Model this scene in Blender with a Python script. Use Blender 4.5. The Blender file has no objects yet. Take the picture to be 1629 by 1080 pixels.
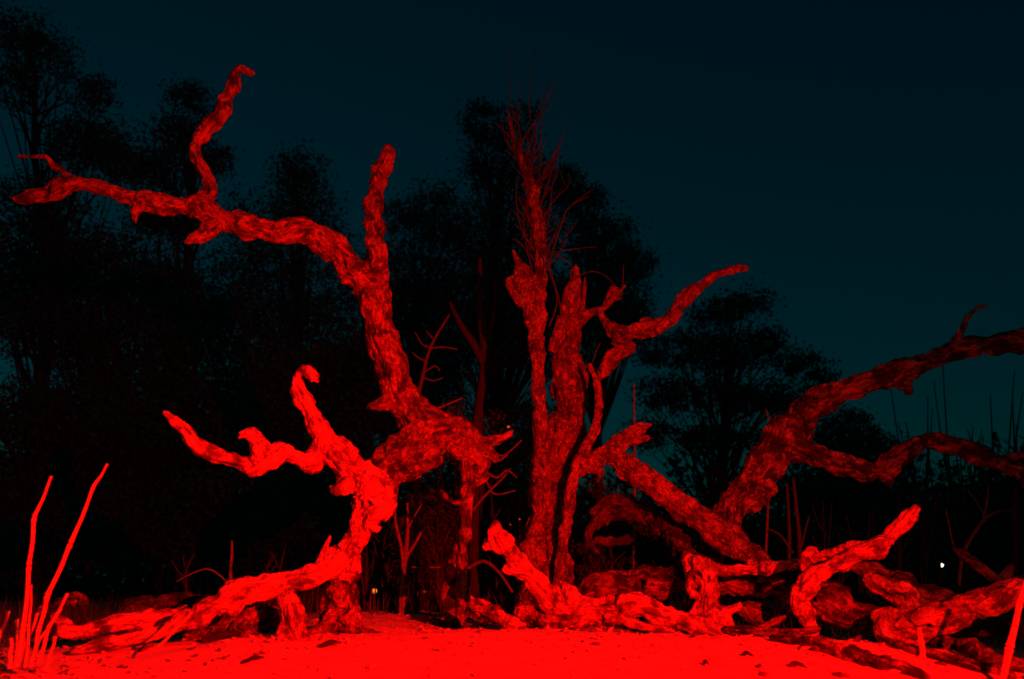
import bpy, bmesh, math, random
import numpy as np
from mathutils import Vector, Matrix, noise, kdtree

random.seed(11); np.random.seed(11)
scn = bpy.context.scene
C = scn.collection

# ------------------------------------------------------------------ camera
F = 1278.0; CX, CY = 814.5, 540.0
PITCH = math.radians(17.57); CAMZ = 0.55
cam_d = bpy.data.cameras.new('camera'); cam = bpy.data.objects.new('camera', cam_d)
C.objects.link(cam); scn.camera = cam
cam_d.sensor_width = 36; cam_d.lens = 36*F/1629.0
cam_d.clip_start = 0.05; cam_d.clip_end = 2000
cam_d.dof.use_dof = True; cam_d.dof.focus_distance = 7.4; cam_d.dof.aperture_fstop = 1.2
cam.location = (0, 0, CAMZ); cam.rotation_euler = (math.radians(90)+PITCH, 0, 0)

# ------------------------------------------------------------------ dusk sky
SKYK = 0.075
w = bpy.data.worlds.new('World'); scn.world = w; w.use_nodes = True
nt = w.node_tree; nt.nodes.clear()
wo = nt.nodes.new('ShaderNodeOutputWorld'); bg = nt.nodes.new('ShaderNodeBackground')
sk = nt.nodes.new('ShaderNodeTexSky'); sk.sky_type = 'NISHITA'; sk.sun_disc = False
sk.sun_elevation = math.radians(9.0); sk.sun_rotation = math.radians(150)
sk.ozone_density = 3.0; sk.air_density = 1.2; sk.dust_density = 0.6
mu = nt.nodes.new('ShaderNodeMixRGB'); mu.blend_type = 'MULTIPLY'; mu.inputs[0].default_value = 1
mu.inputs[2].default_value = (0.0, 0.80, 0.76, 1)
nt.links.new(sk.outputs[0], mu.inputs[1]); nt.links.new(mu.outputs[0], bg.inputs[0])
bg.inputs[1].default_value = 0.10*SKYK
nt.links.new(bg.outputs[0], wo.inputs[0])

# ------------------------------------------------------------------ the red lamp held beside the camera
ld = bpy.data.lights.new('red_lamp', 'SPOT'); lo = bpy.data.objects.new('red_lamp', ld)
C.objects.link(lo)
ld.color = (1.0, 0.0, 0.0); ld.energy = 7800; ld.shadow_soft_size = 0.025
ld.spot_size = math.radians(112); ld.spot_blend = 1.0
lo.location = (2.1, 0.3, 1.45)
tgt = Vector((-1.5, 6.0, 0.3))
lo.rotation_euler = (tgt - lo.location).to_track_quat('-Z', 'Y').to_euler()

scn.view_settings.view_transform = 'Standard'; scn.view_settings.look = 'None'
scn.view_settings.exposure = 0; scn.view_settings.gamma = 1
scn.render.engine = 'CYCLES'; scn.render.resolution_x = 1024; scn.render.resolution_y = 679

# ------------------------------------------------------------------ helpers
sp, cp = math.sin(PITCH), math.cos(PITCH)
def P(px, py, Y):
    dx = px-CX; u = CY-py
    d = Vector((dx, cp*F - sp*u, sp*F + cp*u))
    t = Y/d.y
    return Vector((0, 0, CAMZ)) + d*t, t

def fbm(v, o=3):
    return noise.fractal(v, 1.0, 2.1, o)

def empty(name, label, cat, loc=(0, 0, 0), group=None):
    o = bpy.data.objects.new(name, None); C.objects.link(o); o.location = loc
    o['label'] = label; o['category'] = cat
    if group: o['group'] = group
    return o

def tag(o, label, cat, group=None):
    o['label'] = label; o['category'] = cat
    if group: o['group'] = group
    return o

def link(name, me, mat, parent=None):
    o = bpy.data.objects.new(name, me); C.objects.link(o)
    me.materials.clear(); me.materials.append(mat)
    if parent is not None:
        o.parent = parent
        o.matrix_parent_inverse = Matrix.Translation(parent.location).inverted()
    return o

def mesh(name, V, Fc, smooth=True):
    me = bpy.data.meshes.new(name); me.from_pydata([tuple(v) for v in V], [], Fc)
    if smooth: me.polygons.foreach_set('use_smooth', [True]*len(me.polygons))
    me.update(); return me

def spline(pts, step=0.02):
    """pts: list of (Vector, radius) -> dense Catmull-Rom samples"""
    n = len(pts); out = []
    for i in range(n-1):
        p0, r0 = pts[max(i-1, 0)]; p1, r1 = pts[i]; p2, r2 = pts[i+1]; p3, r3 = pts[min(i+2, n-1)]
        k = max(2, int((p2-p1).length/step))
        for j in range(k):
            t = j/k; t2 = t*t; t3 = t2*t
            f = lambda a, b, c, d: 0.5*((2*b) + (c-a)*t + (2*a-5*b+4*c-d)*t2 + (3*b-a-3*c+d)*t3)
            out.append((f(p0, p1, p2, p3), max(0.0015, f(r0, r1, r2, r3))))
    out.append(pts[-1]); return out

def frames(s):
    out = []; n = None
    for i in range(len(s)):
        a = s[max(i-1, 0)][0]; b = s[min(i+1, len(s)-1)][0]
        t = (b-a)
        t = t.normalized() if t.length > 1e-9 else Vector((0, 0, 1))
        if n is None:
            n = t.cross(Vector((0.31, 0.2, 0.93)))
            if n.length < .1: n = t.cross(Vector((1, 0, 0)))
        n = (n - t*n.dot(t)).normalized()
        out.append((t, n, t.cross(n)))
    return out

def tube_into(V, Fc, pts, sides=8, step=0.03, rough=0.0, seed=0.0, cap=True, lump=0.0):
    s = spline(pts, step)
    if lump:
        L = 0; out = []; R = sum(r for _, r in pts)/len(pts)
        for i, (p, r) in enumerate(s):
            if i: L += (p-s[i-1][0]).length
            a = L/(R*2.4)+seed*11
            nv = Vector((noise.noise(Vector((a, 1.3, seed))), noise.noise(Vector((a, 7.7, seed))), noise.noise(Vector((a, 4.1, seed)))))
            rr = r*(1 + lump*(noise.noise(Vector((a*1.3, seed, 9.1)))*1.2 + .5*noise.noise(Vector((a*3.1, seed, 2.2)))))
            out.append((p+nv*r*lump*.9, rr))
        s = out
    fr = frames(s); base = len(V); L = 0
    for i, (p, r) in enumerate(s):
        if i: L += (p-s[i-1][0]).length
        t, n, b = fr[i]
        for k in range(sides):
            a = 2*math.pi*k/sides; c_, s_ = math.cos(a), math.sin(a)
            rr = r
            if rough:
                q = Vector((c_*0.9+seed*3.1, s_*0.9+seed*1.7, L*2.2/max(.25, 6*r)+seed))
                rr = r*(1 + rough*(noise.noise(q)*1.1 + 0.35*math.sin(3*a + L*2.0/max(.3, 6*r) + seed*5)))
            V.append(p + (n*c_ + b*s_)*rr)
    m = len(s)
    for i in range(m-1):
        for k in range(sides):
            k2 = (k+1) % sides
            Fc.append((base+i*sides+k, base+i*sides+k2, base+(i+1)*sides+k2, base+(i+1)*sides+k))
    if cap:
        Fc.append(tuple(base+k for k in reversed(range(sides))))
        Fc.append(tuple(base+(m-1)*sides+k for k in range(sides)))
    return s, fr

def px_pts(c):
    out = []
    for (x, y, Y, r) in c:
        p, t = P(x, y, Y); out.append((p, r*t))
    return out

# ------------------------------------------------------------------ materials
def newmat(name):
    m = bpy.data.materials.new(name); m.use_nodes = True
    n = m.node_tree.nodes; b = n['Principled BSDF']; return m, m.node_tree, n, b

def wood_mat(name, pale, dark, thr=0.5, scale=1.0, bump=0.6, speck=0.0, stretch=1.0):
    m, t, n, b = newmat(name); L = t.links
    at = n.new('ShaderNodeAttribute'); at.attribute_name = 'grain'
    mp = n.new('ShaderNodeMapping'); mp.inputs['Scale'].default_value = (5.0*scale*stretch, 20*scale, 20*scale)
    L.new(at.outputs['Vector'], mp.inputs[0])
    n1 = n.new('ShaderNodeTexNoise'); n1.inputs['Scale'].default_value = 1; n1.inputs['Detail'].default_value = 6; n1.inputs['Roughness'].default_value = .62; n1.inputs['Distortion'].default_value = .3
    L.new(mp.outputs[0], n1.inputs['Vector'])
    n2 = n.new('ShaderNodeTexNoise'); n2.inputs['Scale'].default_value = 4.5*scale; n2.inputs['Detail'].default_value = 5; n2.inputs['Roughness'].default_value = .65
    tc = n.new('ShaderNodeTexCoord'); L.new(tc.outputs['Object'], n2.inputs['Vector'])
    n3 = n.new('ShaderNodeTexNoise'); n3.inputs['Scale'].default_value = 1; n3.inputs['Detail'].default_value = 4; n3.inputs['Distortion'].default_value = .5
    mp2 = n.new('ShaderNodeMapping'); mp2.inputs['Scale'].default_value = (9*scale*stretch, 34*scale, 34*scale); L.new(at.outputs['Vector'], mp2.inputs[0])
    L.new(mp2.outputs[0], n3.inputs['Vector'])
    cr3 = n.new('ShaderNodeValToRGB'); cr3.color_ramp.elements[0].position = 0.36; cr3.color_ramp.elements[1].position = 0.47
    L.new(n3.outputs[0], cr3.inputs[0])
    n4 = n.new('ShaderNodeTexNoise'); n4.inputs['Scale'].default_value = 60*scale; n4.inputs['Detail'].default_value = 3
    L.new(tc.outputs['Object'], n4.inputs['Vector'])
    ad = n.new('ShaderNodeMath'); ad.operation = 'ADD'; L.new(n1.outputs[0], ad.inputs[0]); L.new(n2.outputs[0], ad.inputs[1])
    hf = n.new('ShaderNodeMath'); hf.operation = 'MULTIPLY'; hf.inputs[1].default_value = .5; L.new(ad.outputs[0], hf.inputs[0])
    w1 = n.new('ShaderNodeMath'); w1.operation = 'MULTIPLY'; w1.inputs[1].default_value = .38; L.new(n1.outputs[0], w1.inputs[0])
    w2 = n.new('ShaderNodeMath'); w2.operation = 'MULTIPLY_ADD'; w2.inputs[1].default_value = .62; L.new(n2.outputs[0], w2.inputs[0]); L.new(w1.outputs[0], w2.inputs[2])
    cr = n.new('ShaderNodeValToRGB'); e = cr.color_ramp.elements
    e[0].position = thr-.04; e[0].color = (*dark, 1); e[1].position = thr+.035; e[1].color = (*pale, 1)
    L.new(w2.outputs[0], cr.inputs[0])
    mx = n.new('ShaderNodeMixRGB'); mx.blend_type = 'MULTIPLY'; mx.inputs[0].default_value = .5
    L.new(cr.outputs[0], mx.inputs[1]); L.new(cr3.outputs[0], mx.inputs[2])
    c4 = n.new('ShaderNodeValToRGB'); c4.color_ramp.elements[0].position = .40; c4.color_ramp.elements[1].position = .56; c4.color_ramp.elements[0].color = (.12, .12, .12, 1)
    L.new(n4.outputs[0], c4.inputs[0])
    m4 = n.new('ShaderNodeMixRGB'); m4.blend_type = 'MULTIPLY'; m4.inputs[0].default_value = .35+speck
    L.new(mx.outputs[0], m4.inputs[1]); L.new(c4.outputs[0], m4.inputs[2])
    n5 = n.new('ShaderNodeTexNoise'); n5.inputs['Scale'].default_value = 5.5; n5.inputs['Detail'].default_value = 4; n5.inputs['Roughness'].default_value = .6; n5.inputs['Distortion'].default_value = .8
    L.new(tc.outputs['Object'], n5.inputs['Vector'])
    c5 = n.new('ShaderNodeValToRGB'); c5.color_ramp.elements[0].position = .40; c5.color_ramp.elements[1].position = .58; c5.color_ramp.elements[0].color = (.36, .34, .33, 1)
    L.new(n5.outputs[0], c5.inputs[0])
    m5 = n.new('ShaderNodeMixRGB'); m5.blend_type = 'MULTIPLY'; m5.inputs[0].default_value = .85  # broad mottling, also unevenness of light put into the wood colour
    L.new(m4.outputs[0], m5.inputs[1]); L.new(c5.outputs[0], m5.inputs[2])
    L.new(m5.outputs[0], b.inputs['Base Color'])
    b.inputs['Roughness'].default_value = .82; b.inputs['Specular IOR Level'].default_value = .25
    sc = n.new('ShaderNodeMath'); sc.operation = 'MULTIPLY_ADD'; sc.inputs[1].default_value = .35
    L.new(cr3.outputs[0], sc.inputs[0]); L.new(hf.outputs[0], sc.inputs[2])
    s4 = n.new('ShaderNodeMath'); s4.operation = 'MULTIPLY_ADD'; s4.inputs[1].default_value = .3
    L.new(n4.outputs[0], s4.inputs[0]); L.new(sc.outputs[0], s4.inputs[2])
    bp = n.new('ShaderNodeBump'); bp.inputs['Strength'].default_value = bump; bp.inputs['Distance'].default_value = .08
    L.new(s4.outputs[0], bp.inputs['Height']); L.new(bp.outputs[0], b.inputs['Normal'])
    return m

def plain_mat(name, c1, c2, scale=20, rough=.9, bump=.3, detail=5):
    m, t, n, b = newmat(name); L = t.links
    tc = n.new('ShaderNodeTexCoord')
    a = n.new('ShaderNodeTexNoise'); a.inputs['Scale'].default_value = scale; a.inputs['Detail'].default_value = detail
    L.new(tc.outputs['Object'], a.inputs['Vector'])
    cr = n.new('ShaderNodeValToRGB'); e = cr.color_ramp.elements
    e[0].position = .35; e[0].color = (*c1, 1); e[1].position = .65; e[1].color = (*c2, 1)
    L.new(a.outputs[0], cr.inputs[0]); L.new(cr.outputs[0], b.inputs['Base Color'])
    b.inputs['Roughness'].default_value = rough; b.inputs['Specular IOR Level'].default_value = .2
    if bump:
        bp = n.new('ShaderNodeBump'); bp.inputs['Strength'].default_value = bump; bp.inputs['Distance'].default_value = .03
        L.new(a.outputs[0], bp.inputs['Height']); L.new(bp.outputs[0], b.inputs['Normal'])
    return m

M_front = wood_mat('weathered_pale_wood', (.58, .32, .2), (.14, .065, .045), .46, 1.0, .55)
M_arch = wood_mat('flaking_bark_wood', (.34, .185, .12), (.06, .03, .022), .485, 1.25, .6, .1, 1.5)
M_snag = wood_mat('speckled_standing_wood', (.44, .25, .16), (.13, .07, .05), .48, 1.5, .7, .4, 2.0)
M_right = wood_mat('dark_barked_wood', (.40, .22, .15), (.055, .028, .02), .52, 1.1, .6)
M_log = wood_mat('old_log_wood', (.33, .18, .12), (.04, .02, .015), .49, 1.0, .8)
M_dim = wood_mat('dark_wood', (.13, .10, .08), (.03, .02, .016), .50, 1.0, .8)  # darkest of the log wood tones
M_twig = plain_mat('thin_twig_bark', (.10, .08, .06), (.20, .16, .12), 30)
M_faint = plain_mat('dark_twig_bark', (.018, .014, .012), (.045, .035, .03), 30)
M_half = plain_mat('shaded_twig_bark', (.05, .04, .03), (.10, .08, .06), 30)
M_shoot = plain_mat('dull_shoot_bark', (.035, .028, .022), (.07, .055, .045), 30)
M_straw = plain_mat('dry_cane', (.42, .24, .12), (.75, .45, .24), 25, .45, .15)
M_btrunk = plain_mat('night_tree_bark', (.007, .007, .006), (.016, .015, .013), 6)
M_leafA = plain_mat('hazy_leaves', (.004, .07, .07), (.008, .12, .12), 3, .9, 0)  # teal without red: haze and lamp falloff put into the leaf colour
M_leafB = plain_mat('hazy_blue_leaves', (.004, .06, .07), (.008, .10, .12), 3, .9, 0)  # bluer leaves, haze likewise put into the colour
M_weed = plain_mat('dry_undergrowth', (.05, .045, .02), (.10, .08, .04), 12, .9, 0)
M_litter = plain_mat('dry_leaf_litter', (.25, .18, .10), (.6, .5, .36), 30, .8, 0)
M_litterd = plain_mat('dark_bark_flakes', (.03, .02, .015), (.12, .08, .06), 30, .9, .2)

def ground_mat():
    m, t, n, b = newmat('pale_sandy_soil'); L = t.links
    tc = n.new('ShaderNodeTexCoord')
    a = n.new('ShaderNodeTexNoise'); a.inputs['Scale'].default_value = 3.2; a.inputs['Detail'].default_value = 9; a.inputs['Roughness'].default_value = .66
    c = n.new('ShaderNodeTexNoise'); c.inputs['Scale'].default_value = 34; c.inputs['Detail'].default_value = 6; c.inputs['Roughness'].default_value = .7
    L.new(tc.outputs['Object'], a.inputs[0]); L.new(tc.outputs['Object'], c.inputs[0])
    cr = n.new('ShaderNodeValToRGB'); e = cr.color_ramp.elements
    e[0].position = .30; e[0].color = (.42, .2, .11, 1); e[1].position = .42; e[1].color = (.86, .42, .24, 1)
    L.new(a.outputs[0], cr.inputs[0])
    cr2 = n.new('ShaderNodeValToRGB'); e = cr2.color_ramp.elements
    e[0].position = .28; e[0].color = (.25, .2, .16, 1); e[1].position = .40; e[1].color = (1, 1, 1, 1)
    L.new(c.outputs[0], cr2.inputs[0])
    mx = n.new('ShaderNodeMixRGB'); mx.blend_type = 'MULTIPLY'; mx.inputs[0].default_value = .8
    L.new(cr.outputs[0], mx.inputs[1]); L.new(cr2.outputs[0], mx.inputs[2]); L.new(mx.outputs[0], b.inputs['Base Color'])
    b.inputs['Roughness'].default_value = .95; b.inputs['Specular IOR Level'].default_value = .1
    ad = n.new('ShaderNodeMath'); ad.operation = 'ADD'; L.new(a.outputs[0], ad.inputs[0]); L.new(c.outputs[0], ad.inputs[1])
    bp = n.new('ShaderNodeBump'); bp.inputs['Strength'].default_value = .35; bp.inputs['Distance'].default_value = .02
    L.new(ad.outputs[0], bp.inputs['Height']); L.new(bp.outputs[0], b.inputs['Normal'])
    return m

def glow_mat(name, col, s):
    m, t, n, b = newmat(name)
    b.inputs['Base Color'].default_value = (*col, 1)
    b.inputs['Emission Color'].default_value = (*col, 1); b.inputs['Emission Strength'].default_value = s
    return m

# ------------------------------------------------------------------ ground
CLX = [-.75, -.56, -.33, -.2, 0, .2, .34, .45, .63, .85]          # crest of the sand bank across the view
CZ = [.13, .19, .245, .265, .285, .275, .255, .215, .12, .08]
CYC = [5.5, 5.55, 5.7, 6.4, 6.5, 6.1, 5.8, 5.6, 5.3, 5.2]
DRP = [.22, .24, .2, 0, .1, .2, .24, .26, .26, .24]
def sst(t):
    t = min(1., max(0., t)); return t*t*(3-2*t)
def gz(x, y, fine=True):
    lx = x/max(y, 2.5); zc = float(np.interp(lx, CLX, CZ)); yc = float(np.interp(lx, CLX, CYC)); dr = float(np.interp(lx, CLX, DRP))
    z = zc*sst((y-3.4)/(yc-3.4)*.9+.05) if y > 3.2 else 0.0
    z -= dr*sst((y-yc-.1)/1.5)
    if y > 6.4: z += (.09*sst((y-6.4)/3.6))*(1 if -.3 < lx < -.04 else .3) 
    z = z*(1-sst((y-12)/10)) + .2*sst((y-12)/10)
    z -= 0.14*math.exp(-((x+.12)/.34)**2 - ((y-7.35)/.35)**2)
    z += 0.04*noise.noise(Vector((x*.8, y*.8, 3.3)))*min(1, max(0, (y+4)/4))
    if fine and abs(y) < 14:
        k = .45 if y < yc else 1
        z += k*(0.018*fbm(Vector((x*4, y*4, 1.1)), 4) + .010*noise.noise(Vector((x*13, y*13, 5))))
    return z

def hit(px, py):
    Y = 3.6
    while Y < 9:
        p, t = P(px, py, Y)
        if p.z <= gz(p.x, p.y, False)+.004: return Y
        Y += .03
    return 6.0

def laid(c):
    return [(x, y, hit(x, min(y+r*.75, 1150)), r) for x, y, _, r in c]

def make_ground():
    ys = list(np.arange(-6, 3.6, .5)) + list(np.arange(3.6, 12, .045)) + list(np.arange(12, 24, .5)) + list(np.geomspace(24, 900, 24))
    V = []; Fc = []
    us = np.linspace(-1, 1, 240)
    for y in ys:
        half = max(9.0, abs(y)*1.1+1.5)
        for u in us: 
            x = u*half
            V.append((x, y, gz(x, y)))
    n = len(us)
    for j in range(len(ys)-1):
        for i in range(n-1):
            a = j*n+i; Fc.append((a, a+1, a+n+1, a+n))
    o = link('ground', mesh('ground', V, Fc), ground_mat()); o['kind'] = 'structure'
    return o
make_ground()

# ------------------------------------------------------------------ dead wood: parts grown as one skin, split by limb
def dead_wood(root, mat, spec, voxel=0.013, amp=.16, seed=1.0, rough=.24, lump=.3, plates=1.0, mats=None, splint=True):
    """spec: list of (part_name, [(px,py,depth,radius_px)...]) ; all limbs fuse into one surface, then each limb becomes its own mesh"""
    V = []; Fc = []; S = []
    for bi, (nm, ctrl) in enumerate(spec):
        pts = px_pts(ctrl)
        r0 = max(r for _, r in pts)
        sides = 20 if r0 > .05 else 10
        s, fr = tube_into(V, Fc, pts, sides, max(.012, min(.03, r0*.35)), rough, seed+bi*1.37, True, lump)
        L = 0
        for i, (p, r) in enumerate(s):
            if i: L += (p-s[i-1][0]).length
            S.append((p, r, L+bi*7.3, fr[i], bi))
        pe, re_ = s[-1]
        if re_ > voxel*2.0 and splint and nm not in ('knob', 'leg', 'root', 'trunk_base'):
            rr_ = random.Random(int(seed*100)+bi)
            t_, n_, b_ = fr[-1]
            for q in range(rr_.randint(2, 4)):
                an = rr_.uniform(0, 6.28); off = (n_*math.cos(an)+b_*math.sin(an))*re_*rr_.uniform(.2, .65); ln = re_*rr_.uniform(.4, 1.5)
                pp = [(pe+off-t_*re_*.8, re_*.5), (pe+off+t_*ln*.4, re_*rr_.uniform(.3, .42)), (pe+off*1.4+t_*ln, max(.26*re_, voxel*.8))]
                s3, f3 = tube_into(V, Fc, pp, 8, voxel*1.5, .3, seed+q)
                for i3, (p3, r3) in enumerate(s3): S.append((p3, r3, L+bi*7.3+i3*voxel*1.5, f3[i3], bi))
    me = mesh('tmp', V, Fc); o = bpy.data.objects.new('tmp', me); C.objects.link(o)
    md = o.modifiers.new('r', 'REMESH'); md.mode = 'VOXEL'; md.voxel_size = voxel; md.use_smooth_shade = True
    sm = o.modifiers.new('s', 'SMOOTH'); sm.factor = .5; sm.iterations = 2
    dg = bpy.context.evaluated_depsgraph_get(); dg.update()
    ev = o.evaluated_get(dg); me2 = bpy.data.meshes.new_from_object(ev)
    bpy.data.objects.remove(o); bpy.data.meshes.remove(me)
    N = len(me2.vertices)
    co = np.empty(N*3, 'f'); me2.vertices.foreach_get('co', co); co = co.reshape(-1, 3)
    no = np.empty(N*3, 'f'); me2.vertices.foreach_get('normal', no) if hasattr(me2.vertices[0], 'normal') else None; no = no.reshape(-1, 3)
    kd = kdtree.KDTree(len(S))
    for i, q in enumerate(S): kd.insert(q[0], i)
    kd.balance()
    G = np.zeros((N, 3), 'f'); bid = np.zeros(N, int); newco = co.copy()
    for i in range(N):
        p = Vector(co[i]); best = None
        for (c, idx, d) in kd.find_n(p, 8):
            sc = d - S[idx][1]
            if best is None or sc < best[0]: best = (sc, idx)
        c, r, L, (t, n, b), bi = S[best[1]]
        d = p-c; s_ = L + d.dot(t); gx = d.dot(n); gy = d.dot(b)
        G[i] = (s_, gx, gy); bid[i] = bi
        R = max(r, .02)
        k = 1/R
        q = Vector((s_*2.2, gx*k*1.6 + bi, gy*k*1.6))
        big = noise.noise(q + Vector((seed*9, 0, 0)))
        rid = abs(noise.noise(Vector((s_*5, gx*k*3.4+seed, gy*k*3.4))))
        mid = fbm(Vector((s_*14, gx*26, gy*26+seed)), 3)
        pit = max(0., noise.noise(Vector((s_*7+seed*3, gx*16, gy*16))) - .25)
        med = noise.noise(Vector((s_*6+seed, gx*9, gy*9)))
        dv = noise.voronoi(Vector((s_*7+.6*big, gx*15+bi*3.1, gy*15)))[0]
        crack = max(0., 1-(dv[1]-dv[0])/.16)
        dd = -crack*min(R, .09)*.10*plates + R*amp*(big*1.0 - rid*.85 + .12) + min(R, .1)*(.13*mid + .34*max(-.35, med)*(amp/.17)) - pit*min(R, .1)*2.6*(1 if big > -.1 else .2)
        newco[i] = co[i] + no[i]*dd
    at_cache = G
    me2.vertices.foreach_set('co', newco.ravel())
    nf = len(me2.polygons)
    loops = [tuple(pl.vertices) for pl in me2.polygons]
    fb = np.array([bid[l[0]] for l in loops])
    names = {}
    for bi, (nm, _) in enumerate(spec):
        sel = np.nonzero(fb == bi)[0]
        if len(sel) < 4: continue
        used = {}; vv = []; ff = []; src = []
        for f in sel:
            t_ = []
            for v in loops[f]:
                if v not in used:
                    used[v] = len(vv); vv.append(newco[v]); src.append(v)
                t_.append(used[v])
            ff.append(tuple(t_))
        m = mesh(nm, vv, ff)
        a = m.attributes.new('grain', 'FLOAT_VECTOR', 'POINT'); a.data.foreach_set('vector', G[src].ravel())
        link(nm, m, (mats or {}).get(nm, mat), root)
    bpy.data.meshes.remove(me2)

def root_at(px, py, Y): 
    p, t = P(px, py, Y); return (p.x, p.y, gz(p.x, p.y))

def simple_twigs(name, mat, parent, lists, sides=6, step=.04):
    """each list one twig mesh (child)"""
    out = []
    for c in lists:
        V = []; Fc = []; tube_into(V, Fc, px_pts(c), sides, step, .12, c[0][0]*.01)
        out.append(link(name, mesh(name, V, Fc), mat, parent))
    return out

# ---- A: near fallen tree on the left
A = empty('fallen_tree', 'pale gnarled near stump with two crooked raised branches and one dragging on the sand', 'dead tree', root_at(545, 990, 6.3))
dead_wood(A, M_front, [
 ('trunk', [(550,905,6.25,22),(558,880,6.2,20),(566,850,6.1,18),(579,820,6.0,21),(590,795,6.0,27),(590,772,6.0,26),(580,750,6.0,23)]),
 ('trunk_base', [(545,1022,6.6,30),(534,985,6.6,31),(536,950,6.5,27),(546,915,6.35,22),(554,892,6.25,18)]),
 ('branch', [(590,778,6,26),(560,748,6,25),(536,722,5.95,23),(514,698,5.9,20),(500,670,5.85,15),(488,642,5.8,13.5),(474,618,5.8,12),(474,600,5.8,9),(482,588,5.75,8),(493,592,5.7,10),(503,602,5.7,8)]),
 ('branch', [(516,708,5.9,18),(494,736,5.88,13),(470,724,5.82,11),(447,716,5.8,15),(422,730,5.7,17),(400,742,5.7,13),(368,730,5.65,11),(338,720,5.6,13),(308,698,5.55,13),(288,678,5.5,9),(272,662,5.5,7),(260,654,5.5,3.5)]),
 ('branch', [(562,872,6.2,20),(530,902,6.15,20),(490,922,6.05,17),(450,928,6,17),(400,938,5.9,20),(345,962,5.8,20),(300,984,5.7,17),(262,1003,5.62,13),(205,1018,5.5,10),(130,1034,5.35,7),(112,1036,5.3,4)]),
 ('stub', [(415,730,5.7,15),(412,705,5.7,16),(402,690,5.68,11),(390,690,5.66,7)]),
 ('stub', [(578,772,6,18),(552,770,5.95,15),(534,780,5.9,9),(528,776,5.9,5)]),
 ('knob', [(598,806,5.95,22),(610,806,5.9,19),(622,802,5.9,11)]),
 ('knob', [(585,822,5.95,15),(600,815,5.9,14),(614,812,5.9,9)]),
 ('leg', [(452,932,6,15),(463,965,5.9,16),(472,995,5.85,17),(478,1028,5.8,15)]),
 ('leg', [(458,985,5.9,10),(450,1005,5.8,10),(444,1022,5.75,7)]),
 ('stub', [(498,918,6.1,8),(508,893,6.1,7),(518,870,6.1,5),(526,850,6.1,2.5)]),
 ('bark_flap', [(592,836,5.95,5),(600,843,5.95,7),(607,838,5.95,4)]),
 ('root', [(530,980,6.4,22),(510,1002,6.3,14),(490,1012,6.2,8)]),
 ('root', [(545,985,6.4,22),(572,1002,6.4,12),(600,1012,6.4,6)]),
], .0095, .17, 1.0, mats={'trunk_base': M_arch, 'root': M_arch})  # darker wood on base and roots: shade put into the colour

# ---- B: arching tree behind it
B = empty('arching_dead_tree', 'dead tree arching behind the near stump, its long limb reaching to the upper left', 'dead tree', root_at(735, 985, 8.0))
dead_wood(B, M_arch, [
 ('trunk', [(715,695,7.95,30),(686,685,7.9,34),(652,655,7.8,29),(628,605,7.7,26),(610,545,7.6,24),(598,495,7.5,24),(588,455,7.5,27)]),
 ('limb', [(585,455,7.5,27),(558,424,7.4,24),(530,392,7.3,22),(500,370,7.2,19),(450,368,7.1,20),(400,362,7.0,20),(352,346,6.95,16),(315,328,6.9,19),(280,328,6.85,14),(240,322,6.8,16),(200,312,6.75,14),(150,296,6.7,10),(110,294,6.6,13),(75,308,6.6,13),(45,315,6.55,10),(22,318,6.55,5)]),
 ('limb', [(598,490,7.5,20),(600,430,7.5,18),(597,375,7.55,15),(597,325,7.6,14),(603,288,7.6,12),(612,262,7.65,13),(618,238,7.7,10)]),
 ('limb', [(575,812,7.9,26),(600,768,7.8,33),(630,733,7.8,33),(662,706,7.8,35),(700,690,7.9,30),(730,700,8.0,25),(745,712,8,21)]),
 ('leg', [(744,700,8,20),(746,745,8,13),(742,800,8,10),(740,850,8,11),(736,900,8,8),(734,950,8,8),(734,1000,8,8)]),
 ('leg', [(735,850,8.1,7),(724,900,8.1,12),(720,950,8.1,13),(716,1000,8.1,15)]),
 ('branch', [(312,330,6.9,17),(334,302,6.85,12),(327,272,6.8,9),(309,242,6.8,10),(322,215,6.8,11),(345,190,6.8,14),(358,162,6.8,12),(369,138,6.8,11),(374,120,6.8,7),(384,110,6.8,7),(402,119,6.8,7)]),
 ('branch', [(112,292,6.6,11),(98,272,6.6,6),(84,262,6.6,6),(72,250,6.6,4.5),(50,250,6.6,2.5),(28,248,6.6,4)]),
 ('stub', [(348,352,6.95,14),(332,368,6.9,13),(315,378,6.85,12),(298,386,6.8,5)]),
 ('stub', [(220,325,6.78,11),(214,340,6.75,6),(214,350,6.75,5)]),
 ('stub', [(620,640,7.7,14),(600,643,7.6,10),(588,646,7.6,7)]),
 ('stub', [(605,285,7.6,8),(592,268,7.6,5)]),
 ('branch', [(740,705,8,16),(762,712,8.05,17),(780,722,8.1,9),(790,735,8.1,5)]),
 ('branch', [(750,715,8,18),(768,735,8.05,14),(762,755,8.05,9)]),
 ('stub', [(765,705,8.05,10),(786,700,8.1,8),(803,695,8.1,6),(814,688,8.1,5)]),
 ('stub', [(748,770,8.05,7),(768,764,8.05,5),(778,756,8.1,3.5)]),
 ('stub', [(742,797,8,4.5),(722,799,7.95,4.5),(708,790,7.9,4),(701,779,7.9,3)]),
], .0125, .17, 2.0)
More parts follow.
